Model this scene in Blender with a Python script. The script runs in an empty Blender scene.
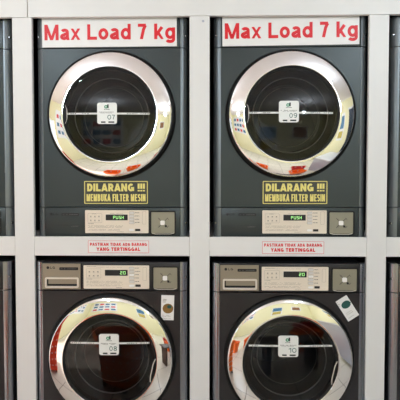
import bpy, bmesh, math, random
from mathutils import Vector, Matrix
random.seed(4)
SC = bpy.context.scene
COL = SC.collection
PI = math.pi
ZC = 1.42            # camera height above the laundry's floor

# ------------------------------------------------------------------ materials
def srgb(r, g, b):
    f = lambda v: (v/255/12.92) if v/255 <= .04045 else ((v/255+.055)/1.055)**2.4
    return (f(r), f(g), f(b), 1)

def mat(name, col, rough=.5, metal=0., spec=.5, emit=None, bump=0., bscale=60., vary=0., coat=0.):
    m = bpy.data.materials.new(name); m.use_nodes = True
    nt = m.node_tree; b = nt.nodes['Principled BSDF']
    b.inputs['Base Color'].default_value = col
    b.inputs['Roughness'].default_value = rough
    b.inputs['Metallic'].default_value = metal
    b.inputs['Specular IOR Level'].default_value = spec
    b.inputs['Coat Weight'].default_value = coat
    if emit:
        b.inputs['Emission Color'].default_value = emit[0]
        b.inputs['Emission Strength'].default_value = emit[1]
    if bump or vary:
        tc = nt.nodes.new('ShaderNodeTexCoord'); nz = nt.nodes.new('ShaderNodeTexNoise')
        nz.inputs['Scale'].default_value = bscale; nz.inputs['Detail'].default_value = 3
        nt.links.new(tc.outputs['Object'], nz.inputs['Vector'])
        if bump:
            bp = nt.nodes.new('ShaderNodeBump'); bp.inputs['Strength'].default_value = bump
            bp.inputs['Distance'].default_value = .002
            nt.links.new(nz.outputs['Fac'], bp.inputs['Height']); nt.links.new(bp.outputs['Normal'], b.inputs['Normal'])
        if vary:
            mx = nt.nodes.new('ShaderNodeMix'); mx.data_type = 'RGBA'
            mx.inputs[6].default_value = col
            mx.inputs[7].default_value = tuple(c*(1-vary) for c in col[:3])+(1,)
            nt.links.new(nz.outputs['Fac'], mx.inputs[0]); nt.links.new(mx.outputs[2], b.inputs['Base Color'])
    return m

M = {}
M['panel'] = mat('white_laminate', srgb(232, 230, 228), .42, bump=.03, bscale=12, vary=.03)
M['seam'] = mat('seam_filler', srgb(196, 184, 172), .7)
M['paint'] = mat('graphite_paint', srgb(53, 60, 61), .36, metal=.3, bump=.04, bscale=500)
M['paintw'] = mat('washer_paint_dark', srgb(42, 40, 43), .36, metal=.3, bump=.04, bscale=500)  # same finish as the dryer paint in a darker tone, for the washers
M['pillar'] = mat('graphite_edge_sheen', srgb(116, 122, 126), .34, metal=.55, bump=.03, bscale=400)  # dryer corners: base lightened, the sheen of the rounded paint is in the colour
M['pillarw'] = mat('washer_edge_highlight', srgb(156, 160, 168), .24, metal=.95, bump=.02, bscale=400)  # washer corners: pale metal stands in for the bright highlight on dark paint
M['body'] = mat('dark_sheet_steel', srgb(44, 48, 54), .5, metal=.3)
M['chrome'] = mat('polished_chrome', (.95, .945, .94, 1), .035, metal=1)
M['black'] = mat('black_gloss_plastic', srgb(9, 9, 10), .45, spec=.25)
M['blackm'] = mat('black_matt', srgb(12, 12, 13), .7)
M['drum'] = mat('drum_steel', srgb(120, 122, 124), .35, metal=.8)
M['gasket'] = mat('grey_rubber', srgb(96, 96, 98), .6)
M['sign'] = mat('white_vinyl', srgb(238, 235, 233), .4)
M['red'] = mat('red_ink', srgb(222, 8, 30), .45)
M['yellow'] = mat('yellow_vinyl', srgb(232, 218, 128), .5)
M['stickdark'] = mat('dark_clear_film', srgb(58, 58, 52), .4)
M['plate'] = mat('beige_overlay', srgb(232, 218, 200), .55)
M['plateline'] = mat('grey_print', srgb(160, 148, 134), .6)
M['print'] = mat('dark_print', srgb(96, 88, 82), .6)
M['button'] = mat('button_grey', srgb(218, 212, 206), .4)
M['buttonw'] = mat('button_white', srgb(244, 240, 236), .35)
M['bronze'] = mat('brushed_bronze', srgb(150, 140, 126), .38, metal=.5, bump=.05, bscale=300)
M['olive'] = mat('olive_metal_plate', srgb(150, 146, 130), .42, metal=.4)
M['screw'] = mat('screw_steel', srgb(190, 192, 196), .25, metal=1)
M['silver'] = mat('silver_trim', srgb(222, 214, 206), .3, metal=.35)
M['led'] = mat('green_led', srgb(170, 235, 150), .5, emit=(srgb(175, 240, 150), 1.4))
M['tag'] = mat('white_card', srgb(236, 236, 232), .35)
M['ink'] = mat('black_ink', srgb(22, 22, 24), .5)
M['greenink'] = mat('green_ink', srgb(60, 150, 110), .5)
M['numink'] = mat('teal_grey_ink', srgb(70, 104, 96), .5)
M['tape'] = mat('white_tape', srgb(226, 226, 222), .4)
M['orange'] = mat('orange_plastic', srgb(255, 116, 24), .35)
M['redpl'] = mat('red_orange_plastic', srgb(232, 62, 20), .35)
M['metalgrey'] = mat('grey_table_metal', srgb(186, 188, 200), .4, metal=.3)
M['white_pl'] = mat('white_plastic', srgb(230, 230, 232), .4)
M['ceil'] = mat('ceiling_white', srgb(246, 238, 238), .8, bump=.05, bscale=30)
M['cream'] = mat('cream_wall', srgb(238, 230, 188), .75, bump=.05, bscale=40)
M['photo_a'] = mat('food_photo', srgb(172, 128, 62), .5, vary=.75, bscale=260)
M['photo_b'] = mat('teal_photo', srgb(30, 96, 90), .5, vary=.6, bscale=260)

def glass_mat():
    m = bpy.data.materials.new('tinted_door_glass'); m.use_nodes = True
    nt = m.node_tree; nt.nodes.clear()
    o = nt.nodes.new('ShaderNodeOutputMaterial'); mx = nt.nodes.new('ShaderNodeMixShader')
    fr = nt.nodes.new('ShaderNodeFresnel'); fr.inputs['IOR'].default_value = 1.5
    t = nt.nodes.new('ShaderNodeBsdfTransparent'); t.inputs['Color'].default_value = (.34, .35, .37, 1)
    g = nt.nodes.new('ShaderNodeBsdfGlossy'); g.inputs['Roughness'].default_value = .02
    nt.links.new(fr.outputs[0], mx.inputs[0]); nt.links.new(t.outputs[0], mx.inputs[1])
    nt.links.new(g.outputs[0], mx.inputs[2]); nt.links.new(mx.outputs[0], o.inputs[0])
    return m
M['glass'] = glass_mat()

def tile_mat():
    m = mat('pale_floor_tile', srgb(214, 204, 190), .25)
    nt = m.node_tree; b = nt.nodes['Principled BSDF']
    tc = nt.nodes.new('ShaderNodeTexCoord'); br = nt.nodes.new('ShaderNodeTexBrick')
    br.offset = 0; br.inputs['Scale'].default_value = 1
    br.inputs['Brick Width'].default_value = .6; br.inputs['Row Height'].default_value = .6
    br.inputs['Mortar Size'].default_value = .006
    br.inputs['Color1'].default_value = srgb(222, 214, 202); br.inputs['Color2'].default_value = srgb(214, 206, 194)
    br.inputs['Mortar'].default_value = srgb(140, 130, 118)
    nt.links.new(tc.outputs['Object'], br.inputs['Vector']); nt.links.new(br.outputs['Color'], b.inputs['Base Color'])
    return m
M['tile'] = tile_mat()
M['wood'] = mat('dark_brown_wood', srgb(82, 62, 52), .5, bump=.1, bscale=20, vary=.3)
M['darkpane'] = mat('dark_blue_reflect_pane', srgb(38, 50, 66), .15)

# ------------------------------------------------------------------ mesh helpers
def link(name, bm, m, parent=None, smooth=False, loc=None):
    me = bpy.data.meshes.new(name)
    bmesh.ops.recalc_face_normals(bm, faces=bm.faces[:])
    bm.to_mesh(me); bm.free()
    me.materials.append(m)
    if smooth:
        for p in me.polygons: p.use_smooth = True
        try: me.set_sharp_from_angle(angle=math.radians(38))
        except Exception: pass
    o = bpy.data.objects.new(name, me); COL.objects.link(o)
    if parent: o.parent = parent
    if loc: o.location = loc
    return o

def box(bm, x0, x1, y0, y1, z0, z1, bev=0., seg=2):
    r = bmesh.ops.create_cube(bm, size=1)
    vs = r['verts']
    for v in vs:
        v.co = Vector((x0+(v.co.x+.5)*(x1-x0), y0+(v.co.y+.5)*(y1-y0), z0+(v.co.z+.5)*(z1-z0)))
    if bev:
        es = list({e for v in vs for e in v.link_edges})
        bmesh.ops.bevel(bm, geom=es, offset=bev, segments=seg, affect='EDGES', profile=.5)
    return vs

def Box(name, m, x0, x1, y0, y1, z0, z1, parent=None, bev=0., seg=2):
    bm = bmesh.new(); box(bm, x0, x1, y0, y1, z0, z1, bev, seg)
    return link(name, bm, m, parent, smooth=bev > 0)

def rrect(w, h, r, n=5):
    pts = []
    for cx, cz, a0 in ((w/2-r, h/2-r, 0), (-w/2+r, h/2-r, 90), (-w/2+r, -h/2+r, 180), (w/2-r, -h/2+r, 270)):
        for k in range(n+1):
            a = math.radians(a0+90*k/n); pts.append((cx+r*math.cos(a), cz+r*math.sin(a)))
    return pts

def slab(bm, pts, y0, y1, cx=0, cz=0, rot=0.):
    """closed outline in xz, thick from y0 to y1"""
    c, s = math.cos(rot), math.sin(rot)
    P = [(cx+x*c-z*s, cz+x*s+z*c) for x, z in pts]
    a = [bm.verts.new((x, y0, z)) for x, z in P]; b = [bm.verts.new((x, y1, z)) for x, z in P]
    bm.faces.new(a); bm.faces.new(b[::-1])
    n = len(P)
    for i in range(n): bm.faces.new((a[i], b[i], b[(i+1) % n], a[(i+1) % n]))

def frame(bm, outer, inner, y0, y1, cx=0, cz=0):
    n = len(outer)
    R = []
    for pts, y in ((outer, y0), (inner, y0), (inner, y1), (outer, y1)):
        R.append([bm.verts.new((cx+x, y, cz+z)) for x, z in pts])
    for k in range(4):
        A, B = R[k], R[(k+1) % 4]
        for i in range(n): bm.faces.new((A[i], A[(i+1) % n], B[(i+1) % n], B[i]))

def lathe(bm, prof, seg=96, cx=0, cz=0, closed=False, a0=0., a1=2*PI):
    """profile (r, y) turned about the y axis through (cx, cz)"""
    full = abs(a1-a0-2*PI) < 1e-6
    ns = seg if full else seg+1
    rings = []
    for r, y in prof:
        if r < 1e-6: rings.append([bm.verts.new((cx, y, cz))]*ns)
        else: rings.append([bm.verts.new((cx+r*math.cos(a0+(a1-a0)*k/seg), y, cz+r*math.sin(a0+(a1-a0)*k/seg))) for k in range(ns)])
    m = len(prof)
    for j in range(m if closed else m-1):
        A, B = rings[j], rings[(j+1) % m]
        for k in range(seg):
            q = (A[k], A[(k+1) % ns], B[(k+1) % ns], B[k])
            u = []
            for v in q:
                if v not in u: u.append(v)
            if len(u) > 2: bm.faces.new(u)
    if closed and not full:
        bm.faces.new([r[0] for r in rings]); bm.faces.new([r[-1] for r in rings][::-1])

def tube(bm, pts, r, seg=8):
    pts = [Vector(p) for p in pts]; prev = None
    for i, p in enumerate(pts):
        d = (pts[min(i+1, len(pts)-1)]-pts[max(i-1, 0)]).normalized()
        u = d.orthogonal().normalized() if abs(d.y) > .9 else d.cross(Vector((0, 1, 0))).normalized()
        v = d.cross(u)
        ring = [bm.verts.new(p+r*(u*math.cos(2*PI*k/seg)+v*math.sin(2*PI*k/seg))) for k in range(seg)]
        if prev:
            for k in range(seg): bm.faces.new((prev[k], prev[(k+1) % seg], ring[(k+1) % seg], ring[k]))
        else: bm.faces.new(ring)
        prev = ring
    bm.faces.new(prev[::-1])

def arc(cx, cz, rx, rz, a0, a1, n=12):
    return [(cx+rx*math.cos(math.radians(a0+(a1-a0)*k/n)), cz+rz*math.sin(math.radians(a0+(a1-a0)*k/n))) for k in range(n+1)]

ADV = {'M': 1.0, 'a': .66, 'x': .64, ' ': .30, 'L': .68, 'o': .70, 'd': .70, '7': .62, 'k': .66, 'g': .70, 'I': .26, '!': .26,
       'A': .84, 'E': .70, 'F': .66, '1': .42, 'N': .84, 'G': .88, 'U': .82}
def glyph(ch, w, h, t):
    """centre lines of one grotesque letter: w wide, h = capital height, t = stroke"""
    k = t/2; X = .74*h; m = w/2
    if ch == 'M': return [[(k, 0), (k, h)], [(w-k, 0), (w-k, h)], [(k*1.1, h*1.05), (m, -.02*h)], [(w-k*1.1, h*1.05), (m, -.02*h)]]
    if ch == 'N': return [[(k, 0), (k, h)], [(w-k, 0), (w-k, h)], [(k, h*1.02), (w-k, -.02*h)]]
    if ch == 'L': return [[(k, 0), (k, h)], [(k, k), (w, k)]]
    if ch == 'I': return [[(m, 0), (m, h)]]
    if ch == '!': return [[(m, .33*h), (m, h)], [(m, 0), (m, .18*h)]]
    if ch == 'D': return [[(k, 0), (k, h)], [(0, k), (w*.45, k)]+arc(w*.45, h/2, w*.55-k, h/2-k, -90, 90)+[(0, h-k)]]
    if ch == 'A': return [[(k*.6, -.04*h), (m, h*1.04)], [(w-k*.6, -.04*h), (m, h*1.04)], [(w*.2, .27*h), (w*.8, .27*h)]]
    if ch == 'E': return [[(k, 0), (k, h)], [(k, k), (w, k)], [(k, h-k), (w, h-k)], [(k, h*.52), (w*.92, h*.52)]]
    if ch == 'F': return [[(k, 0), (k, h)], [(k, h-k), (w, h-k)], [(k, h*.50), (w*.88, h*.50)]]
    if ch == 'T': return [[(m, 0), (m, h)], [(0, h-k), (w, h-k)]]
    if ch == 'Y': return [[(m, 0), (m, h*.45)], [(m, h*.40), (k*.5, h*1.04)], [(m, h*.40), (w-k*.5, h*1.04)]]
    if ch == 'H': return [[(k, 0), (k, h)], [(w-k, 0), (w-k, h)], [(k, h/2), (w-k, h/2)]]
    if ch == 'K': return [[(k, 0), (k, h)], [(k, h*.32), (w-k*.8, h*1.04)], [(w*.38, h*.60), (w-k*.7, -.04*h)]]
    if ch == 'P': return [[(k, 0), (k, h)], [(0, h*.42), (w*.55, h*.42)]+arc(w*.55, h*.71-k*.5, w*.45-k, h*.29-k*.5, -90, 90)+[(0, h-k)]]
    if ch == 'R': return glyph('P', w*.94, h, t)+[[(w*.50, h*.44), (w-k*.9, -.04*h)]]
    if ch == 'B': return [[(k, 0), (k, h)], [(0, h*.53), (w*.55, h*.53)]+arc(w*.55, h*.765-k*.5, w*.38-k, h*.235-k*.5, -90, 90)+[(0, h-k)],
                          [(0, k), (w*.6, k)]+arc(w*.6, h*.265+k*.5, w*.4-k, h*.265-k*.5, -90, 90)+[(0, h*.53)]]
    if ch == 'U': return [[(k, h)]+arc(m, w/2, m-k, w/2-k, 180, 360)+[(w-k, h)]]
    if ch == 'G': return [arc(m, h/2, m-k, h/2-k, 48, 340, 20), [(w-k, 0.04*h), (w-k, h*.48)], [(m, h*.43), (w, h*.43)]]
    if ch == 'S': return [arc(m, h*.74, m-k, h*.26-k, 20, 180, 10)+arc(m, h*.74, m-k, h*.24-k*.2, 180, 270, 6)[1:]+arc(m, h*.27, m-k, h*.23-k*.2, 90, 0, 6)[1:]+arc(m, h*.27, m-k, h*.27-k, 0, -160, 10)[1:]]
    if ch == 'O' or ch == '0': return [arc(m, h/2, m-k, h/2-k, 0, 360, 24)]
    if ch == 'o': return [arc(m, X/2, m-k, X/2-k, 0, 360, 24)]
    if ch == 'd': return [arc(m, X/2, m-k, X/2-k, 0, 360, 24), [(w-k, 0), (w-k, h)]]
    if ch == 'g': return [arc(m, X/2, m-k, X/2-k, 0, 360, 24), [(w-k, X), (w-k, 0)]+arc(m, -.02*h, m-k, .24*h-k, 0, -160, 10)]
    if ch == 'a': return [arc(m*.98, X*.70, m-k*1.3, X*.30-k, 160, 0, 10)+[(w-k*1.3, X*.2), (w-k*.9, -.05*h)], arc(m*.88, X*.29, m*.88-k, X*.29-k, 70, 300, 16), [(m*.88, X*.57-k*.6), (w-k*1.3, X*.60-k*.2)], [(m*.9, k), (w-k*1.4, X*.26)]]
    if ch == 'x': return [[(k*.7, -.04*h), (w-k*.7, X+.04*h)], [(w-k*.7, -.04*h), (k*.7, X+.04*h)]]
    if ch == 'k': return [[(k, 0), (k, h)], [(k, X*.30), (w-k, X*1.05)], [(w*.38, X*.60), (w-k*.8, -.05*h)]]
    if ch == '7': return [[(0, h-k), (w-k*.6, h-k)], [(w-k*.9, h-k), (w*.62, h*.62), (w*.38, 0)]]
    if ch == '1': return [[(w-k, 0), (w-k, h)], [(w-k, h-k), (0, h*.74)]]
    if ch == '8': return [arc(m, h*.745, m-k*1.4, h*.255-k, 0, 360, 20), arc(m, h*.27, m-k, h*.27-k, 0, 360, 20)]
    if ch == '9': return [arc(m, h*.68, m-k, h*.32-k, 0, 360, 20), arc(m, h*.5, m-k, h*.5-k, 20, -130, 14)]
    return []

def text(name, s, m, cx, base, y, width, cap, stroke=.17, parent=None, gap=.09, th=.0008):
    """lettering in the xz plane, facing -y; cx = centre, base = baseline, cap = capital height, stroke and gap as shares of cap"""
    t = stroke*cap; gp = gap*cap
    tot = sum(ADV.get(c, .78) for c in s)
    f = (width-gp*(len(s)-1))/tot
    bm = bmesh.new(); x = cx-width/2; yk = y
    for ch in s:
        y = yk
        w = ADV.get(ch, .78)*f
        zmin = -.30*cap if ch == 'g' else 0
        zmax = .74*cap if ch in 'aogx' else cap
        for pl in glyph(ch, w, cap, t):
            closed = (abs(pl[0][0]-pl[-1][0])+abs(pl[0][1]-pl[-1][1])) < 1e-6
            y -= .00012                      # each stroke lies a hair above the last
            P = [Vector(p) for p in pl]; n = len(P); L = []
            for i in range(n):
                if closed: d = (P[(i+1) % (n-1)]-P[(i-1) % (n-1)])
                else: d = P[min(i+1, n-1)]-P[max(i-1, 0)]
                d.normalize(); nn = Vector((-d.y, d.x)); kk = t/2
                if 0 < i < n-1 or closed:
                    e = (P[min(i+1, n-1)]-P[i]) if i < n-1 else (P[1]-P[0])
                    if e.length: kk = kk/max(.6, abs(e.normalized().dot(d)))
                L.append((P[i]+nn*kk, P[i]-nn*kk))
            R = []
            for a, b in L:
                q = []
                for p in (a, b):
                    px, pz = x+p.x, base+min(max(p.y, zmin), zmax)
                    q += [bm.verts.new((px, y, pz)), bm.verts.new((px, y+th, pz))]
                R.append(q)
            for A, B in zip(R, R[1:]):
                for i, j in ((0, 2), (2, 3), (3, 1), (1, 0)):
                    bm.faces.new((A[i], A[j], B[j], B[i]))
            if not closed:
                for A in (R[0], R[-1]): bm.faces.new((A[0], A[2], A[3], A[1]))
        x += w+gp
    return link(name, bm, m, parent)

def thing(name, label, cat, loc=(0, 0, 0), group=None):
    o = bpy.data.objects.new(name, None); COL.objects.link(o)
    o.empty_display_size = .05
    o.location = loc; o['label'] = label; o['category'] = cat
    if group: o['group'] = group
    return o

def copy_tree(o, parent=None):
    c = o.copy(); COL.objects.link(c)
    if parent: c.parent = parent
    for ch in list(o.children): copy_tree(ch, c)
    return c

def struct(o):
    o['kind'] = 'structure'; return o

# ------------------------------------------------------------------ machine pieces (local: front face y=0, x centred, z from the base)
W, H = .70, 1.0
FX = .316            # flat part of the front runs from -FX to FX
CD = .034            # depth of the rounded front corners
DZ, RO, RI = .561, .280, .2125

def corner(side, n=8):
    """quarter-ellipse from the flat face edge to the side"""
    return [(side*(FX+.0009+(W/2-FX-.0009)*math.sin(PI/2*k/n)), CD*(1-math.cos(PI/2*k/n))) for k in range(n+1)]

def strip_shell(name, z0, z1, m, parent):
    """a plain horizontal band of the front; its rounded ends are corner trims"""
    bm = bmesh.new(); box(bm, -FX+.0006, FX-.0006, 0, CD+.012, z0, z1, .002, 2)
    return link(name, bm, m, parent, smooth=True)

def door_shell(name, z0, z1, m, parent, rh=.262):
    """the big front panel with a round opening for the door"""
    bm = bmesh.new()
    N = 96
    ang = [2*PI*k/N for k in range(N)]
    cz = DZ
    for i, (sx, sz) in enumerate(((1, z1), (-1, z1), (-1, z0), (1, z0))):   # snap the nearest rays to the corners
        t = math.atan2(sz-cz, sx*FX) % (2*PI)
        k = min(range(N), key=lambda q: abs((ang[q]-t+PI) % (2*PI)-PI)); ang[k] = t
    outer, inner, back = [], [], []
    for a in ang:
        c, s = math.cos(a), math.sin(a)
        t = min([FX/abs(c)] if abs(c) > 1e-6 else [9e9])
        t = min(t, ((z1-cz)/s if s > 1e-6 else (z0-cz)/s if s < -1e-6 else 9e9))
        outer.append(bm.verts.new((t*c, 0, cz+t*s)))
        inner.append(bm.verts.new((rh*c, 0, cz+rh*s)))
        back.append(bm.verts.new((rh*c, .05, cz+rh*s)))
    for k in range(N):
        j = (k+1) % N
        bm.faces.new((outer[k], outer[j], inner[j], inner[k]))
        bm.faces.new((inner[k], inner[j], back[j], back[k]))
    o = link(name, bm, m, parent)
    return o

def corner_post(z0, z1, side, parent, m='pillar'):
    bm = bmesh.new()
    prof = corner(side)+[(side*W/2, CD+.012)]
    A = [bm.verts.new((x, y, z0)) for x, y in prof]; B = [bm.verts.new((x, y, z1)) for x, y in prof]
    for i in range(len(prof)-1): bm.faces.new((A[i], A[i+1], B[i+1], B[i]))
    a = bm.verts.new((side*(FX+.0009), CD+.012, z0)); b = bm.verts.new((side*(FX+.0009), CD+.012, z1))
    bm.faces.new(A+[a]); bm.faces.new(B+[b]); bm.faces.new((A[-1], a, b, B[-1])); bm.faces.new((A[0], a, b, B[0]))
    return link('corner_trim', bm, M[m], parent, smooth=True)

def cabinet(parent, H):
    bm = bmesh.new()
    w = W/2-.006; y0 = CD+.012; y1 = .76
    # open-fronted sheet steel box with wall thickness
    box(bm, -w, -w+.008, y0, y1, 0, H-.004); box(bm, w-.008, w, y0, y1, 0, H-.004)
    box(bm, -w, w, y0, y1, H-.012, H-.004); box(bm, -w, w, y0, y1, .0, .008); box(bm, -w, w, y1-.008, y1, 0, H-.004)
    link('cabinet', bm, M['body'], parent)

def door(parent, hinge):
    """hinge = -1: handle pocket on the left"""
    bm = bmesh.new()
    lathe(bm, [(.262, .004), (.297, .0), (.2955, -.009), (.289, -.0165), (.281, -.019), (.276, -.017), (.262, -.010)], 96, 0, DZ, closed=True)
    link('door_rim', bm, M['black'], parent, smooth=True)
    bm = bmesh.new()
    prof = [(.272, -.012), (.2815, -.0165), (.2822, -.0225), (.2812, -.0270), (.2785, -.0303)]
    for k in range(10):
        r = .275-(.275-.2160)*k/9
        u = (r-.2125)/.0635; prof.append((r, -.046+.063*(.150*u+.080*u*u)))
    prof += [(.2140, -.0452), (.2125, -.0435), (.2118, -.0400), (.2115, -.030), (.214, -.012)]
    lathe(bm, prof, 128, 0, DZ, closed=True)
    link('door_ring', bm, M['chrome'], parent, smooth=True)
    bm = bmesh.new()
    lathe(bm, [(.2118, -.034), (.205, -.036), (.2035, -.032), (.205, -.004), (.2118, -.004)], 96, 0, DZ, closed=True)
    link('glass_gasket', bm, M['blackm'], parent, smooth=True)
    bm = bmesh.new()
    prof = [(.2045*k/10, -.0335-.0085*(1-(k/10)**2)) for k in range(11)]
    lathe(bm, prof, 96, 0, DZ)
    link('door_glass', bm, M['glass'], parent, smooth=True)
    # moulded bowl behind the glass, then the drum
    bm = bmesh.new()
    lathe(bm, [(.204, .0), (.190, .010), (.172, .016), (.166, .030), (.160, .10), (.163, .105), (.178, .03), (.206, .012)], 96, 0, DZ, closed=True)
    link('door_collar', bm, M['black'], parent, smooth=True)
    bm = bmesh.new()
    lathe(bm, [(.166, .11), (.245, .13), (.25, .15), (.25, .60), (.0, .62)], 64, 0, DZ)
    link('drum', bm, M['drum'], parent, smooth=True)
    bm = bmesh.new()
    lathe(bm, [(.168, .004), (.171, .002), (.1735, .006), (.170, .012)], 72, 0, DZ, closed=True)
    lathe(bm, [(.138, .055), (.1395, .053), (.141, .056), (.1395, .060)], 72, 0, DZ, closed=True)
    link('bowl_rim', bm, M['silver'], parent, smooth=True)
    # pull handle: slim chrome arc in front of a dark finger recess
    bm = bmesh.new()
    mid = PI if hinge < 0 else -.22
    rr = .1935 if hinge < 0 else .196
    span = .40 if hinge < 0 else .52
    pts = []
    for k in range(17):
        t = -1+2*k/16; a = mid+span/2*t*1.0
        r = rr+(.012*abs(t)**3)
        pts.append((r*math.cos(a), -.0410, DZ+r*math.sin(a)))
    tube(bm, pts, .0018 if hinge < 0 else .0026)
    hd = link('handle', bm, M['silver'], parent, smooth=True)
    bm = bmesh.new()
    lathe(bm, [(rr+.0015, -.0425), (.2110, -.0425), (.2110, -.034), (rr+.0015, -.038)], 16, 0, DZ, closed=True, a0=mid-span/2, a1=mid+span/2)
    link('finger_recess', bm, M['black'], parent)

def screw(x, z, y, parent, r=.0048):
    bm = bmesh.new()
    lathe(bm, [(0, y-.003), (r*.7, y-.0025), (r, y), (r, y+.004), (0, y+.004)], 16, x, z)
    link('screw', bm, M['screw'], parent, smooth=True)
    bm = bmesh.new()
    s = 1 if x > 0 else -1
    lathe(bm, [(r*.9, y+.0005), (r*1.55, y+.0003), (r*1.55, y+.005), (r*.9, y+.005)], 16, x, z, closed=True)
    link('screw_recess', bm, M['blackm'], parent)

SEG = {'0': 'abcdef', '2': 'abged', 'P': 'abfeg', 'U': 'bcdef', 'S': 'afgcd', 'H': 'bcefg', '-': 'g'}
def seven(parent, chars, x0, z0, w, h, gap, y):
    bm = bmesh.new(); t = h*.13
    for i, ch in enumerate(chars):
        x = x0+i*(w+gap)
        q = {'a': (x, x+w, z0+h-t, z0+h), 'd': (x, x+w, z0, z0+t), 'g': (x, x+w, z0+h/2-t/2, z0+h/2+t/2),
             'f': (x, x+t, z0+h/2, z0+h), 'e': (x, x+t, z0, z0+h/2), 'b': (x+w-t, x+w, z0+h/2, z0+h), 'c': (x+w-t, x+w, z0, z0+h/2)}
        for s in SEG.get(ch, ''):
            a = q[s]; box(bm, a[0], a[1], y-.0006, y, a[2], a[3])
    return link('display_digits', bm, M['led'], parent)

def dashes(bm, x0, x1, z, h, y, dens=.8):
    x = x0
    while x < x1:
        l = random.uniform(.0015, .0065)
        if x+l > x1: break
        if random.random() < dens: box(bm, x, x+l, y-.0004, y, z, z+h)
        x += l+random.uniform(.0008, .002)

def control_plate(parent, z0, z1, chars, washer):
    """the beige overlay, local x -.126 .. .170"""
    xa, xb = (-.126, .1690) if not washer else (-.1255, .1755)
    cx = (xa+xb)/2; w = xb-xa; h = z1-z0
    bm = bmesh.new(); slab(bm, rrect(w+.006, h+.006, .006), -.0012, .003, cx, (z0+z1)/2)
    link('overlay_surround', bm, M['blackm'], parent)
    bm = bmesh.new(); slab(bm, rrect(w, h, .004), -.0030, .002, cx, (z0+z1)/2)
    p = link('control_overlay', bm, M['plate'], parent)
    Y = -.0030
    k = w/.295
    fx = lambda u: xa+u*w            # u: share of the overlay's width
    fz = lambda v: z1-v*h
    bm = bmesh.new(); slab(bm, rrect(.102*k, .0265, .001, 2), Y-.0010, Y, fx(.50) if not washer else fx(.50), fz(.315))
    d = link('display', bm, M['ink'], p)
    if washer: seven(d, chars, fx(.500)+.018, fz(.315)-.0070, .0100, .014, .0045, Y-.0010)
    else: seven(d, chars, fx(.50)-.016, fz(.315)-.0070, .0095, .014, .0035, Y-.0010)
    # fine print (illegible in the photograph): rows of small dashes
    rows = [(.045, .15, .60, .0026, 1), (.045, .60, .68, .0013, .85), (.045, .60, .72, .0013, .85), (.045, .60, .76, .0013, .85),
            (.045, .60, .84, .0013, .85), (.045, .60, .88, .0013, .85), (.50, .61, .95, .0018, 1)]
    if washer: rows += [(.05, .20, .07, .0022, 1), (.20, .60, .085, .0010, .8)]
    else: rows += [(.11, .18, .17, .002, 1), (.37, .6, .15, .0015, .7)]
    for u0, u1, v, hh, dn in rows:
        bm = bmesh.new(); dashes(bm, fx(u0), fx(u1), fz(v), hh, Y, dn); link('print_line', bm, M['plateline'], p)
    bm = bmesh.new()
    for u in (.09, .155, .22):
        for v in (.27, .44):
            x, z = fx(u), fz(v)
            box(bm, x-.003, x+.003, Y-.0005, Y, z-.0022, z+.0022)
            box(bm, x-.0042, x+.0042, Y-.0005, Y, z-.0052, z-.0042)
    link('pictogram', bm, M['plateline'], p)
    bm = bmesh.new()
    o = rrect(.066*k, h*.40, .003, 3); i = rrect(.0645*k, h*.40-.0015, .0025, 3)
    frame(bm, o, i, Y-.0004, Y, fx(.155), fz(.345))
    link('printed_outline', bm, M['plateline'], p); bm = bmesh.new()
    o = rrect(.017, h*.56, .003, 3); i = rrect(.0156, h*.56-.0014, .0025, 3)
    frame(bm, o, i, Y-.0004, Y, fx(.932), fz(.33 if not washer else .36))
    link('printed_outline', bm, M['plateline'], p)
    # key column
    if washer: vs = (.12, .26, .40, .54, .69)
    else: vs = (.12, .26, .40, .54)
    for j, v in enumerate(vs):
        bm = bmesh.new(); slab(bm, rrect(.0225, .0105, .0035, 4), Y-.0030, Y, fx(.735), fz(v))
        kk = link('key', bm, M['buttonw'] if (washer and j == 2) else M['button'], p)
        bm = bmesh.new(); slab(bm, rrect(.0245, .0125, .0042, 4), Y-.0006, Y, fx(.735), fz(v))
        link('key_outline', bm, M['plateline'], kk)
    bm = bmesh.new()
    for v in vs: dashes(bm, fx(.79), fx(.79)+.022, fz(v)-.0005, .0026, Y, 1)
    link('key_caption', bm, M['print'], p)
    bm = bmesh.new(); slab(bm, rrect(.0225, .0095, .0035, 4), Y-.0025, Y, fx(.735), fz(.86))
    link('start_key', bm, M['buttonw'], p)
    bm = bmesh.new(); slab(bm, rrect(.024, .0105, .001, 1), Y-.0006, Y, fx(.83), fz(.86))
    link('start_caption', bm, M['ink'], p)
    return p

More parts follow.
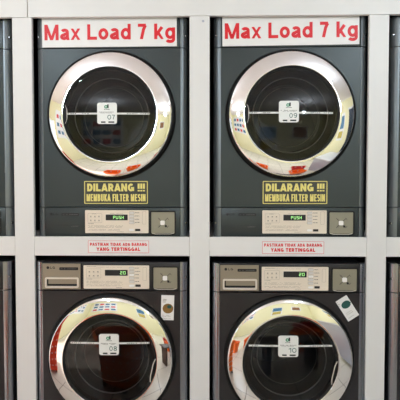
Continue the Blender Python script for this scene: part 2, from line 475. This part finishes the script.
def side_plate(parent, x0, x1, z0, z1):
    cx, cz, w, h = (x0+x1)/2, (z0+z1)/2, x1-x0, z1-z0
    bm = bmesh.new(); frame(bm, rrect(w+.012, h+.012, .007), rrect(w, h, .004), -.0035, .003, cx, cz)
    link('plate_surround', bm, M['blackm'], parent)
    bm = bmesh.new(); slab(bm, rrect(w, h, .004), -.0008, .003, cx, cz)
    p = link('payment_plate', bm, M['olive'], parent)
    bm = bmesh.new()
    tube(bm, [(x0+.004, -.004, z0+.001), (x0+.02, -.004, z0-.003), (x1-.02, -.004, z0-.003), (x1-.004, -.004, z0+.001)], .0013, 6)
    link('lower_edge', bm, M['silver'], p)
    bm = bmesh.new()
    for a in (45, 135, 225, 315):
        r = math.radians(a); c, s = math.cos(r), math.sin(r)
        for d, l in ((.022, .010),):
            slab(bm, [(-l, -.0013), (l, -.0013), (l, .0013), (-l, .0013)], -.0016, -.0008, cx+d*c, cz+d*s, r)
        slab(bm, [(-.004, -.001), (.004, -.001), (.004, .001), (-.004, .001)], -.0016, -.0008, cx+.029*c+.004, cz+.024*s, r+PI/2)
    link('slot_marks', bm, M['print'], p)
    bm = bmesh.new(); slab(bm, rrect(.020, .020, .004), -.0065, -.0008, cx-.0015, cz)
    link('square_key', bm, M['buttonw'], p)
    bm = bmesh.new(); lathe(bm, [(0, -.004), (.0048, -.004), (.0052, -.0008)], 20, cx+.0135, cz-.016)
    link('lock', bm, M['ink'], p)

def brand_marks(parent, x, z, xp0, xp1, zp, washer):
    bm = bmesh.new(); lathe(bm, [(0, -.0018), (.0062, -.0015), (.0066, 0.001)], 24, x, z)
    link('emblem', bm, M['ink'], parent)
    text('brand_lettering', 'LG', M['ink'], x+.0215, z-.0048, -.0009, .022, .0105, .2, parent, gap=.25)
    bm = bmesh.new(); slab(bm, rrect(xp1-xp0, .0125, .003 if washer else .001), -.0018, .001, (xp0+xp1)/2, zp)
    p = link('name_strip', bm, M['ink'] if not washer else M['blackm'], parent)
    bm = bmesh.new(); dashes(bm, xp0+.006, xp1-.006, zp-.0012, .0024, -.0018, .8)
    link('strip_print', bm, M['gasket'], p)
    bm = bmesh.new(); dashes(bm, xp1-.038, xp1, zp-(.058 if not washer else .031), .002, -.0001, 1); dashes(bm, xp1-.030, xp1, zp-(.054 if not washer else .027), .0015, -.0001, 1)
    link('model_print', bm, M['gasket'], parent)

def make_dryer():
    H = 1.005
    t = thing('tumble_dryer', '', 'dryer')
    cabinet(t, H)
    strip_shell('top_panel', .8700, H, M['paint'], t)
    p = door_shell('front_panel', .1405, .8665, M['paint'], t)
    for s in (-1, 1):
        for za, zb in ((0, .1370), (.1405, .8665), (.8700, H)): corner_post(za, zb, s, t)
    b = strip_shell('control_fascia', 0, .1370, M['paint'], t)
    for s in (-1, 1):
        screw(s*.339, .925, .0115, t); screw(s*.339, .065, .0115, t)
    # thin dark line under the brand marks
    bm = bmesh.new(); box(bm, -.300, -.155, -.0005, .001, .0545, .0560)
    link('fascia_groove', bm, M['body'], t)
    brand_marks(t, -.2865, .1065, -.236, -.155, .1050, False)
    control_plate(t, .0185, .1255, 'PUSH', False)
    side_plate(t, .1815, .2900, .018, .1165)
    door(t, -1)
    return t

def make_washer():
    t = thing('washing_machine', '', 'washing machine')
    cabinet(t, 1.0)
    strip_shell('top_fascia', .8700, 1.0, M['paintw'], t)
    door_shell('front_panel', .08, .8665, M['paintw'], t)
    for s in (-1, 1):
        for za, zb in ((0, .0770), (.08, .8665), (.8700, 1.0)): corner_post(za, zb, s, t, 'pillarw')
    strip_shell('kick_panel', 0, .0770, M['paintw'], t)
    for s in (-1, 1): screw(s*.339, .930, .0115, t)
    # detergent drawer
    bm = bmesh.new(); slab(bm, rrect(.180, .122, .004), -.0008, .002, -.2255, .9345)
    link('drawer_surround', bm, M['blackm'], t)
    x0, x1, z0, z1 = -.3135, -.1390, .8760, .9930
    hx0, hx1, hz0, hz1 = -.298, -.150, .8860, .9265
    bm = bmesh.new()
    frame(bm, [(x0, z0), (x1, z0), (x1, z1), (x0, z1)], [(hx0, hz0), (hx1, hz0), (hx1, hz1), (hx0, hz1)], -.006, .002)
    d = link('detergent_drawer', bm, M['bronze'], t)
    bm = bmesh.new()
    frame(bm, rrect(hx1-hx0+.007, hz1-hz0+.008, .007), rrect(hx1-hx0-.008, hz1-hz0-.008, .004), -.0095, -.002, (hx0+hx1)/2, (hz0+hz1)/2)
    link('pull_frame', bm, M['silver'], d)
    bm = bmesh.new()       # pocket: a sloping back with a dark floor below
    box(bm, hx0+.010, hx1-.002, -.003, .003, hz0+.013, hz1-.001)
    link('pull_grip', bm, M['bronze'], d)
    brand_marks(t, -.2880, .9745, -.2350, -.149, .9700, True)
    for o in t.children:
        if o.name.split('.')[0] in ('emblem', 'brand_lettering', 'name_strip', 'model_print'): o.location.y = -.0055
    control_plate(t, .8780, .9855, ' 20'.strip(), True)
    side_plate(t, .1945, .3035, .8790, .9765)
    door(t, 1)
    return t

Y_D, Y_W = .030, -.010
dryer = make_dryer(); washer = make_washer()
dry_lab = ['dark grey tumble dryer, upper row, cut off by the left edge of the photo',
           'dark grey tumble dryer with chrome ring door wearing number tag 07',
           'dark grey tumble dryer with chrome ring door wearing number tag 09',
           'dark grey tumble dryer, upper row, cut off by the right edge of the photo']
was_lab = ['dark grey washing machine, lower row, cut off by the left edge of the photo',
           'dark grey washing machine wearing number tag 08, upright food sticker on its front',
           'dark grey washing machine wearing number tag 10, tilted green sticker on its front',
           'dark grey washing machine, lower row, cut off by the right edge of the photo']
XD = (-1.2665, -.4500, .3705, 1.1780)
XW = (-1.2640, -.4487, .3635, 1.1700)
ZD, ZW = ZC-.240, ZC-1.350
DRY, WAS = [], []
for i in range(4):
    o = dryer if i == 0 else copy_tree(dryer)
    o.location = (XD[i], Y_D, ZD); o['label'] = dry_lab[i]; o['group'] = 'stacked dryers in the upper row'; DRY.append(o)
    o = washer if i == 0 else copy_tree(washer)
    o.location = (XW[i], Y_W, ZW-(0, 0, .004, .004)[i]); o['label'] = was_lab[i]; o['group'] = 'washing machines in the lower row'; WAS.append(o)

# ------------------------------------------------------------------ signs and stickers on the machines
def sign_board(x, z, label):
    t = thing('load_sign', label, 'sign', (x, Y_D-.0006, z), 'load limit signs on the dryers')
    bm = bmesh.new(); slab(bm, [(-.3095, -.0655), (.3095, -.0655), (.3095, .0655), (-.3095, .0655)], -.0022, 0)
    link('board', bm, M['sign'], t)
    text('lettering', 'Max Load 7 kg', M['red'], .002, -.033, -.0030, .600, .070, .20, t, gap=.10)
    return t
sign_board(-.4580, ZC+.6995, 'white sign reading Max Load 7 kg above the dryer door tagged 07').rotation_euler.y = math.radians(-.2)
sign_board(.3685, ZC+.7015, 'white sign reading Max Load 7 kg above the dryer door tagged 09').rotation_euler.y = math.radians(-.5)

def notice(x, z, label):
    t = thing('filter_notice', label, 'sticker', (x, Y_D-.0004, z), 'yellow filter notices')
    bm = bmesh.new(); slab(bm, rrect(.297, .107, .003, 3), -.0010, 0)
    link('film', bm, M['stickdark'], t)
    bm = bmesh.new(); frame(bm, rrect(.295, .105, .003, 3), rrect(.288, .098, .002, 3), -.0018, -.0010)
    link('border', bm, M['yellow'], t)
    text('top_line', 'DILARANG !!!', M['yellow'], .0, .0050, -.0018, .268, .0360, .26, t, gap=.10)
    text('bottom_line', 'MEMBUKA FILTER MESIN', M['yellow'], .0, -.0410, -.0018, .274, .0335, .165, t, gap=.075)
notice(-.4315, ZC-.0325, 'yellow DILARANG notice sticker under the door tagged 07')
notice(.3935, ZC-.0325, 'yellow DILARANG notice sticker under the door tagged 09')

def red_notice(x, z, label):
    t = thing('belongings_notice', label, 'sticker', (x, -.0003, z), 'red belongings notices on the white rail')
    bm = bmesh.new(); slab(bm, [(-.1405, -.029), (.1405, -.029), (.1405, .029), (-.1405, .029)], -.0010, 0)
    link('film', bm, M['sign'], t)
    bm = bmesh.new(); frame(bm, rrect(.279, .056, .0012, 2), rrect(.2765, .0535, .001, 2), -.0016, -.0010)
    link('border', bm, M['red'], t)
    text('top_line', 'PASTIKAN TIDAK ADA BARANG', M['red'], 0, .0045, -.0016, .262, .0138, .23, t, gap=.16)
    text('bottom_line', 'YANG TERTINGGAL', M['red'], 0, -.0190, -.0016, .200, .0162, .25, t, gap=.16)
red_notice(-.4155, ZC-.2810, 'white notice with red lettering on the rail beneath dryer 07')
red_notice(.3810, ZC-.2822, 'white notice with red lettering on the rail beneath dryer 09')

def tag(num, x, yface, z, label):
    t = thing('number_tag', label, 'tag', (x, yface-.0432, z), 'number tags on the doors')
    bm = bmesh.new(); slab(bm, rrect(.0890, .0955, .010, 6), -.0030, 0)
    b = link('card', bm, M['tag'], t)
    Y = -.0036
    bm = bmesh.new(); slab(bm, rrect(.0065, .0165, .001, 2), Y, Y+.0007, .0045, .0315)
    link('logo_stem', bm, M['ink'], t)
    bm = bmesh.new(); lathe(bm, [(.003, Y), (.0078, Y), (.0078, Y+.0007), (.003, Y+.0007)], 20, -.0045, .0290, closed=True)
    link('logo_curl', bm, M['greenink'], t)
    bm = bmesh.new(); dashes(bm, -.013, .013, .0165, .0025, Y+.0006, 1)
    link('logo_caption', bm, M['ink'], t)
    bm = bmesh.new(); dashes(bm, -.036, .036, .0045, .002, Y+.0006, .9); dashes(bm, -.030, .030, .0005, .0015, Y+.0006, .8)
    link('small_print', bm, M['print'], t)
    text('number', num, M['numink'], .0190, -.0280, Y, .034, .0210, .13, t, gap=.20)
    bm = bmesh.new(); slab(bm, rrect(.020, .0064, .001, 2), Y, Y+.0007, -.0170, -.0395); slab(bm, rrect(.027, .0064, .001, 2), Y, Y+.0007, .0195, -.0395)
    link('bottom_bars', bm, M['ink'], t)

TZD, TZW = ZD+.5670, ZW+.6370
tag('07', XD[1]-.0105, Y_D, ZD+.5645, 'white rounded tag with number 07 on the upper left door glass')
tag('09', XD[2]-.0150, Y_D, ZD+.5695, 'white rounded tag with number 09 on the upper right door glass')
tag('08', XW[1]-.0010, Y_W, ZW+.6355, 'white rounded tag with number 08 on the lower left door glass')
tag('10', XW[2]-.0110, Y_W, ZW+.6335, 'white rounded tag with number 10 on the lower right door glass')

def tape(x, yface, z, xl, xr, zo, label, tilt=0.):
    """tape follows the domed glass; zo = height above the door centre"""
    t = thing('door_tape', label, 'tape', (x, yface, z), 'white tape strips across the doors')
    bm = bmesh.new(); h = .0040; n = 24
    A = []
    for k in range(n+1):
        u = xl+(xr-xl)*k/n
        r = math.hypot(u, zo); y = -.0335-.0085*(1-(r/.2045)**2)-.0004
        if r > .200: y = min(y, -.0372)
        zz = tilt*u
        A.append([bm.verts.new((u, y-.0004, zz-h)), bm.verts.new((u, y-.0004, zz+h)), bm.verts.new((u, y+.0002, zz+h)), bm.verts.new((u, y+.0002, zz-h))])
    for a, b in zip(A, A[1:]):
        for i in range(4): bm.faces.new((a[i], a[(i+1) % 4], b[(i+1) % 4], b[i]))
    bm.faces.new(A[0]); bm.faces.new(A[-1][::-1])
    link('strip', bm, M['tape'], t)
    for u0, u1 in ((xl+.006, xl+.045), (xl+.075, xl+.105), (xr-.10, xr-.055), (xr-.040, xr-.006)):
        bm = bmesh.new(); u = u0
        while u < u1:
            l = random.uniform(.003, .006); r = math.hypot(u, zo); y = -.0335-.0085*(1-(r/.2045)**2)-.0012
            if r > .200: y = min(y, -.038)
            box(bm, u, u+l, y-.0004, y+.0006, tilt*u-.0016, tilt*u+.0014); u += l+random.uniform(.003, .008)
        link('printed_mark', bm, M['ink'], t)
tape(XD[1], Y_D, ZD+.5640, -.198, .180, .003, 'thin white tape across the glass behind tag 07', -.004)
tape(XD[2], Y_D, ZD+.5650, -.203, .182, .004, 'thin white tape across the glass behind tag 09', -.006)
tape(XW[1], Y_W, ZW+.6400, -.178, .180, .079, 'thin white tape across the glass behind tag 08', .004)
tape(XW[2], Y_W, ZW+.6335, -.186, .186, .076, 'thin white tape across the glass behind tag 10', .004)

def card(name, cx, cz, w, h, rot, kind, label):
    t = thing(name, label, 'sticker', (cx, Y_W-.0004, cz)); t.rotation_euler.y = rot
    bm = bmesh.new(); slab(bm, rrect(w, h, .001, 2), -.0010, 0)
    link('card', bm, M['sign'], t)
    bm = bmesh.new()
    if kind == 'food':
        slab(bm, [(.0245*math.cos(2*PI*k/28), .0225*math.sin(2*PI*k/28)) for k in range(28)], -.0016, -.001, .002, -.004)
        link('round_picture', bm, M['photo_a'], t)
        bm = bmesh.new(); slab(bm, [(.010*math.cos(2*PI*k/14), .008*math.sin(2*PI*k/14)) for k in range(14)], -.0020, -.0016, .008, .004)
        link('garnish', bm, M['photo_b'], t)
    else:
        slab(bm, [(.022*math.cos(2*PI*k/28)+.002*math.cos(3*k), .017*math.sin(2*PI*k/28)) for k in range(28)], -.0016, -.001, .004, .018)
        link('round_picture', bm, M['photo_b'], t)
    bm = bmesh.new()
    if kind == 'food':
        for z in (.036, .030, .024): dashes(bm, -.022, -.004, z, .003, -.001, 1)
        for z in (-.036, -.041, -.052): dashes(bm, -.022, .02, z, .0016, -.001, .8)
    else:
        for z in (.044, .034, .026): dashes(bm, -.026, -.018, z, .003, -.001, 1)
        for z in (-.018, -.026, -.042): dashes(bm, -.020, .014, z, .0018, -.001, .8)
    link('small_print', bm, M['plateline'], t)
card('food_sticker', -.1900, ZC-.5580, .0590, .1150, math.radians(1.5), 'food', 'small upright white sticker with round food picture beside door 08')
card('green_sticker', .6260, ZC-.5565, .0580, .1080, math.radians(-33), 'leaf', 'small tilted white sticker with round green picture beside door 10')

# ------------------------------------------------------------------ white front: header, posts, rails
N = [0]
def trim(x0, x1, z0, z1, y0=0, y1=.018, bev=.0006, m='panel'):
    N[0] += 1
    return struct(Box('trim_%d' % N[0], M[m], x0, x1, y0, y1, z0, z1, None, bev, 1))
XP = [(-1.700, -1.6070), (-.8935, -.8045), (-.0890, .0015), (.7137, .8005), (1.5140, 1.605)]
ZT = ZC+.7600; RT, RB = ZC-.2352, ZC-.3228
g = .0008
CEIL = 2.80
for a, b in ((-1.700, -.8235), (-.8210, 1.605)): trim(a+g, b-g, ZT+g, CEIL)
trim(-.8236, -.8209, ZT+.001, CEIL-.001, .004, .010, 0, 'seam')
POSTS = [trim(a, b, 0, ZT-g) for a, b in XP]
for (a, b), (c, d) in zip(XP, XP[1:]): trim(b+g, c-g, RB, RT)
# deck that carries the dryers, plinth that carries the washers, closing boards at the sides
trim(-1.69, 1.59, ZC-.300, ZD, .022, .90, 0)
trim(-1.69, 1.59, 0, ZW-.004, .022, .90, 0, 'body')
# small screw cap on the middle post
bm = bmesh.new(); lathe(bm, [(0, -.0022), (.0045, -.0016), (.0055, 0)], 16, -.0280, ZC+.7370)
sc_ = link('screw_cap', bm, M['metalgrey'], POSTS[2], True)

# ------------------------------------------------------------------ the room
XL, XR, YB, YF = -3.4, 3.0, -6.4, .95
def wall(name, m, *a): return struct(Box(name, M[m], *a))
wall('floor', 'tile', XL, XR, YB, YF, -.05, 0)
wall('ceiling', 'ceil', XL, XR, YB, YF, CEIL, CEIL+.05)
wall('wall_back', 'cream', XL, XR, YB-.08, YB, 0, CEIL)
wall('wall_right', 'cream', XR, XR+.08, YB, YF, 0, CEIL)
wall('wall_front', 'body', XL, XR, YF, YF+.08, 0, CEIL)
# the machine bay is boxed in by the white front to both sides
trim(XL, -1.701, 0, CEIL); trim(1.606, XR, 0, CEIL)
# left wall with a wide shop entrance
E0, E1, EH = -2.5, -.45, 2.05
bm = bmesh.new()
box(bm, XL-.08, XL, YB, E0, 0, CEIL); box(bm, XL-.08, XL, E1, YF, 0, CEIL); box(bm, XL-.08, XL, E0, E1, EH, CEIL)
struct(link('wall_left', bm, M['cream']))
wall('ground', 'tile', XL-6, XL-.08, YB-3, YF+3, -.08, -.03)

wall('dark_reflect_panel_1', 'darkpane', XR-.012, XR-.002, -2.3, -.05, .1, 2.4)  # added dark pane, put there to darken reflections in the right corner strips
trim(XR-.03, XR-.002, .04, .10, -2.36, .0); trim(XR-.03, XR-.002, 2.40, 2.46, -2.36, .0)
# posters on the cream walls, seen mirrored in the chrome
P = {'b': mat('poster_blue', srgb(70, 130, 170), .5, vary=.6, bscale=14), 'y': mat('poster_yellow', srgb(214, 190, 90), .5, vary=.4, bscale=14),
     'r': mat('poster_red', srgb(206, 50, 50), .5), 'k': mat('poster_brown', srgb(150, 100, 60), .5, vary=.6, bscale=14)}
def poster(label, w, h, loc, rz, blocks):
    t = thing('wall_poster', label, 'poster', loc); t.rotation_euler.z = rz
    bm = bmesh.new(); slab(bm, rrect(w, h, .004, 1), -.004, 0)
    link('sheet', bm, M['sign'], t)
    for k, (x, z, bw, bh, c) in enumerate(blocks):
        bm = bmesh.new(); slab(bm, rrect(bw, bh, .01, 2), -.006, -.004, x, z)
        link('printed_block', bm, P[c], t)
RZB = PI
poster('large white wall board with rows of blue and red blocks', 2.7, 1.15, (XL+.002, -4.0, 1.95), PI/2,
       [(-1.02+.51*(k % 5), .33-.33*(k//5), .34, .15, 'brbbrbbbrbb'[k % 11]) for k in range(15)])
poster('white notice sheet with blue and red blocks on the back wall', 1.9, 1.2, (-2.25, YB+.002, 2.0), RZB,
       [(-.68+.45*(k % 4), .38-.38*(k//4), .32, .20, 'bbrbrbbbbrbr'[k % 12]) for k in range(12)])
poster('blue and yellow poster on the back wall', .75, 1.0, (.55, YB+.002, 1.75), RZB, [(0, .22, .66, .46, 'b'), (0, -.25, .6, .38, 'y')])
poster('brown picture poster high on the back wall', .7, .55, (1.9, YB+.002, 2.0), RZB, [(0, 0, .56, .42, 'k')])
poster('blue poster on the right wall', .8, 1.1, (XR-.002, -3.2, 1.8), -PI/2, [(0, .2, .6, .5, 'b'), (0, -.3, .6, .3, 'y')])

# orange laundry baskets, folding table and bags stand in the room behind the camera
def basket(x, y, z, rz, label, m, grp='laundry baskets on the floor'):
    t = thing('laundry_basket', label, 'basket', (x, y, z), grp); t.rotation_euler.z = rz
    bm = bmesh.new()
    o0, o1 = rrect(.42, .30, .06, 4), rrect(.52, .38, .07, 4)
    R = []
    for pts, zz, s in ((o0, 0, 1), (o1, .30, 1), (o1, .30, .97), (o0, .012, .95)):
        R.append([bm.verts.new((a*s, b*s, zz)) for a, b in pts])
    for A, B in zip(R, R[1:]):
        for i in range(len(A)): bm.faces.new((A[i], A[(i+1) % len(A)], B[(i+1) % len(A)], B[i]))
    bm.faces.new(R[0]); bm.faces.new(R[-1][::-1])
    link('tub', bm, m, t, True)
    bm = bmesh.new()
    slabp = rrect(.55, .41, .08, 4); inn = rrect(.50, .36, .07, 4)
    A = [[bm.verts.new((a, b, zz)) for a, b in pts] for pts, zz in ((slabp, .285), (inn, .285), (inn, .315), (slabp, .315))]
    for k in range(4):
        for i in range(len(slabp)):
            bm.faces.new((A[k][i], A[k][(i+1) % len(slabp)], A[(k+1) % 4][(i+1) % len(slabp)], A[(k+1) % 4][i]))
    link('rim', bm, m, t)
    for sx in (-1, 1):
        Box('label_patch', M['white_pl'], sx*.13-.03, sx*.13+.03, -.196, -.17, .20, .26, t, .003)
    return t
def hamper(x, y, rz, w, d, h, label, m):
    """tall slotted plastic hamper on casters"""
    t = thing('laundry_hamper', label, 'hamper', (x, y, 0)); t.rotation_euler.z = rz
    bm = bmesh.new(); N = 5
    outl = lambda s: rrect(w*s, d*s, .05, N)
    R = []
    for s_, z in ((.84, .06), (1, h), (.96, h), (.80, .08)):
        R.append([bm.verts.new((a, b, z)) for a, b in outl(s_)])
    for A, B in zip(R, R[1:]):
        for i in range(len(A)): bm.faces.new((A[i], A[(i+1) % len(A)], B[(i+1) % len(A)], B[i]))
    bm.faces.new(R[0]); bm.faces.new(R[-1][::-1])
    link('tub', bm, m, t, True)
    bm = bmesh.new(); nz = int(h/.12)
    for k in range(nz):
        z = .14+k*(h-.22)/nz; sc = .84+.16*(z-.06)/(h-.06)
        for q in (-.33, -.11, .11, .33):
            for sy in (-1, 1): box(bm, q*w-.013, q*w+.013, sy*d*sc/2-.006, sy*d*sc/2+.006, z, z+.018)
            for sx in (-1, 1): box(bm, sx*w*sc/2-.006, sx*w*sc/2+.006, q*d-.012, q*d+.012, z, z+.018)
    link('slots', bm, M['white_pl'], t)
    bm = bmesh.new(); frame(bm, rrect(w+.03, d+.03, .06, N), rrect(w-.03, d-.03, .045, N), -.02, .02)
    for v in bm.verts: v.co = Vector((v.co.x, v.co.z, h+v.co.y))
    link('rim', bm, m, t)
    for sx in (-1, 1):
        for sy in (-1, 1): Box('caster', M['blackm'], sx*w*.33-.02, sx*w*.33+.02, sy*d*.33-.02, sy*d*.33+.02, 0, .07, t, .01)
hamper(-1.80, -.85, .6, .75, .45, 1.10, 'tall red orange slotted hamper by the entrance', M['redpl'])
hamper(-.55, -.95, .55, .38, .30, .56, 'low bright orange slotted hamper left of the aisle', M['orange'])
basket(-.95, -2.25, 0, .2, 'single orange basket on the entrance side of the aisle', M['orange'])
basket(-.22, -2.60, 0, .1, 'single orange basket in the middle of the aisle', M['orange'])
basket(1.05, -2.25, 0, -.4, 'single orange basket beside the red basket', M['orange'])
basket(1.22, -2.95, 0, .3, 'single red basket between the orange basket and the folding table', P['r'])
t = thing('folding_table', 'long white folding table along the right wall', 'table', (2.05, -1.75, 0))
Box('tabletop', M['white_pl'], -.4, .4, -1.1, 1.1, .82, .86, t, .005)
Box('side_skirt', M['metalgrey'], -.39, -.37, -1.08, 1.08, .08, .82, t)
t2 = thing('wooden_bench', 'low dark brown wooden bench in front of the machines', 'bench', (.60, -1.42, 0)); t2.rotation_euler.z = -.2
for k in range(3): Box('seat_board', M['wood'], -.38, .38, -.165+.112*k, -.06+.112*k, .36, .385, t2, .004)
for sx in (-1, 1):
    Box('trestle', M['wood'], sx*.30-.025, sx*.30+.025, -.15, .15, 0, .36, t2, .004)
for sx in (-1, 1):
    for sy in (-1, 1): Box('leg', M['metalgrey'], sx*.36-.02, sx*.36+.02, sy*1.04-.02, sy*1.04+.02, 0, .82, t)

# ------------------------------------------------------------------ light
def lamp(x, y, power, label):
    t = thing('ceiling_lamp', label, 'lamp', (x, y, CEIL), 'globe lamps under the ceiling')
    bm = bmesh.new(); lathe(bm, [(0, 0), (.06, 0), (.06, .03), (.006, .04), (.006, .24), (.025, .25), (.025, .285), (0, .285)], 24)
    for v in bm.verts: v.co = Vector((v.co.x, v.co.z, -v.co.y))
    link('lamp_socket', bm, M['white_pl'], t, True)
    li = bpy.data.lights.new('lamp_light', 'POINT'); li.shadow_soft_size = .045; li.energy = power; li.color = (.76, .895, 1.0)
    lo = bpy.data.objects.new('lamp_light', li); COL.objects.link(lo); lo.parent = t; lo.location = (0, 0, -.34)
lamp(-1.2, -1.4, 36, 'bare globe lamp near the machines, entrance side')
lamp(1.2, -1.4, 40, 'bare globe lamp near the machines, table side')
lamp(-1.5, -4.2, 150, 'added globe lamp brightening the deeper room, entrance side')  # added lamp, brightens the back walls mirrored in the chrome
lamp(1.5, -4.2, 165, 'added globe lamp brightening the deeper room, table side')  # second added lamp for the back walls
su = bpy.data.lights.new('sun', 'SUN'); su.energy = 17; su.angle = .01; su.color = (1, .95, .92)
so = bpy.data.objects.new('sun', su); COL.objects.link(so)
so.rotation_euler = Vector((-.79, .08, .61)).to_track_quat('Z', 'Y').to_euler()

w = bpy.data.worlds.new('sky'); SC.world = w; w.use_nodes = True
bg = w.node_tree.nodes['Background']; bg.inputs['Color'].default_value = (.86, .93, 1, 1); bg.inputs['Strength'].default_value = 3

# ------------------------------------------------------------------ camera
cd = bpy.data.cameras.new('camera'); cd.sensor_width = 36; cd.lens = 39.6
co = bpy.data.objects.new('camera', cd); COL.objects.link(co)
co.location = (0, -2.0, ZC); co.rotation_euler = (math.radians(90-1.9), 0, math.radians(1.2))
SC.camera = co
SC.view_settings.view_transform = 'Standard'; SC.view_settings.look = 'None'
SC.view_settings.exposure = -1.18; SC.view_settings.gamma = 1; SC.view_settings.use_curve_mapping = False
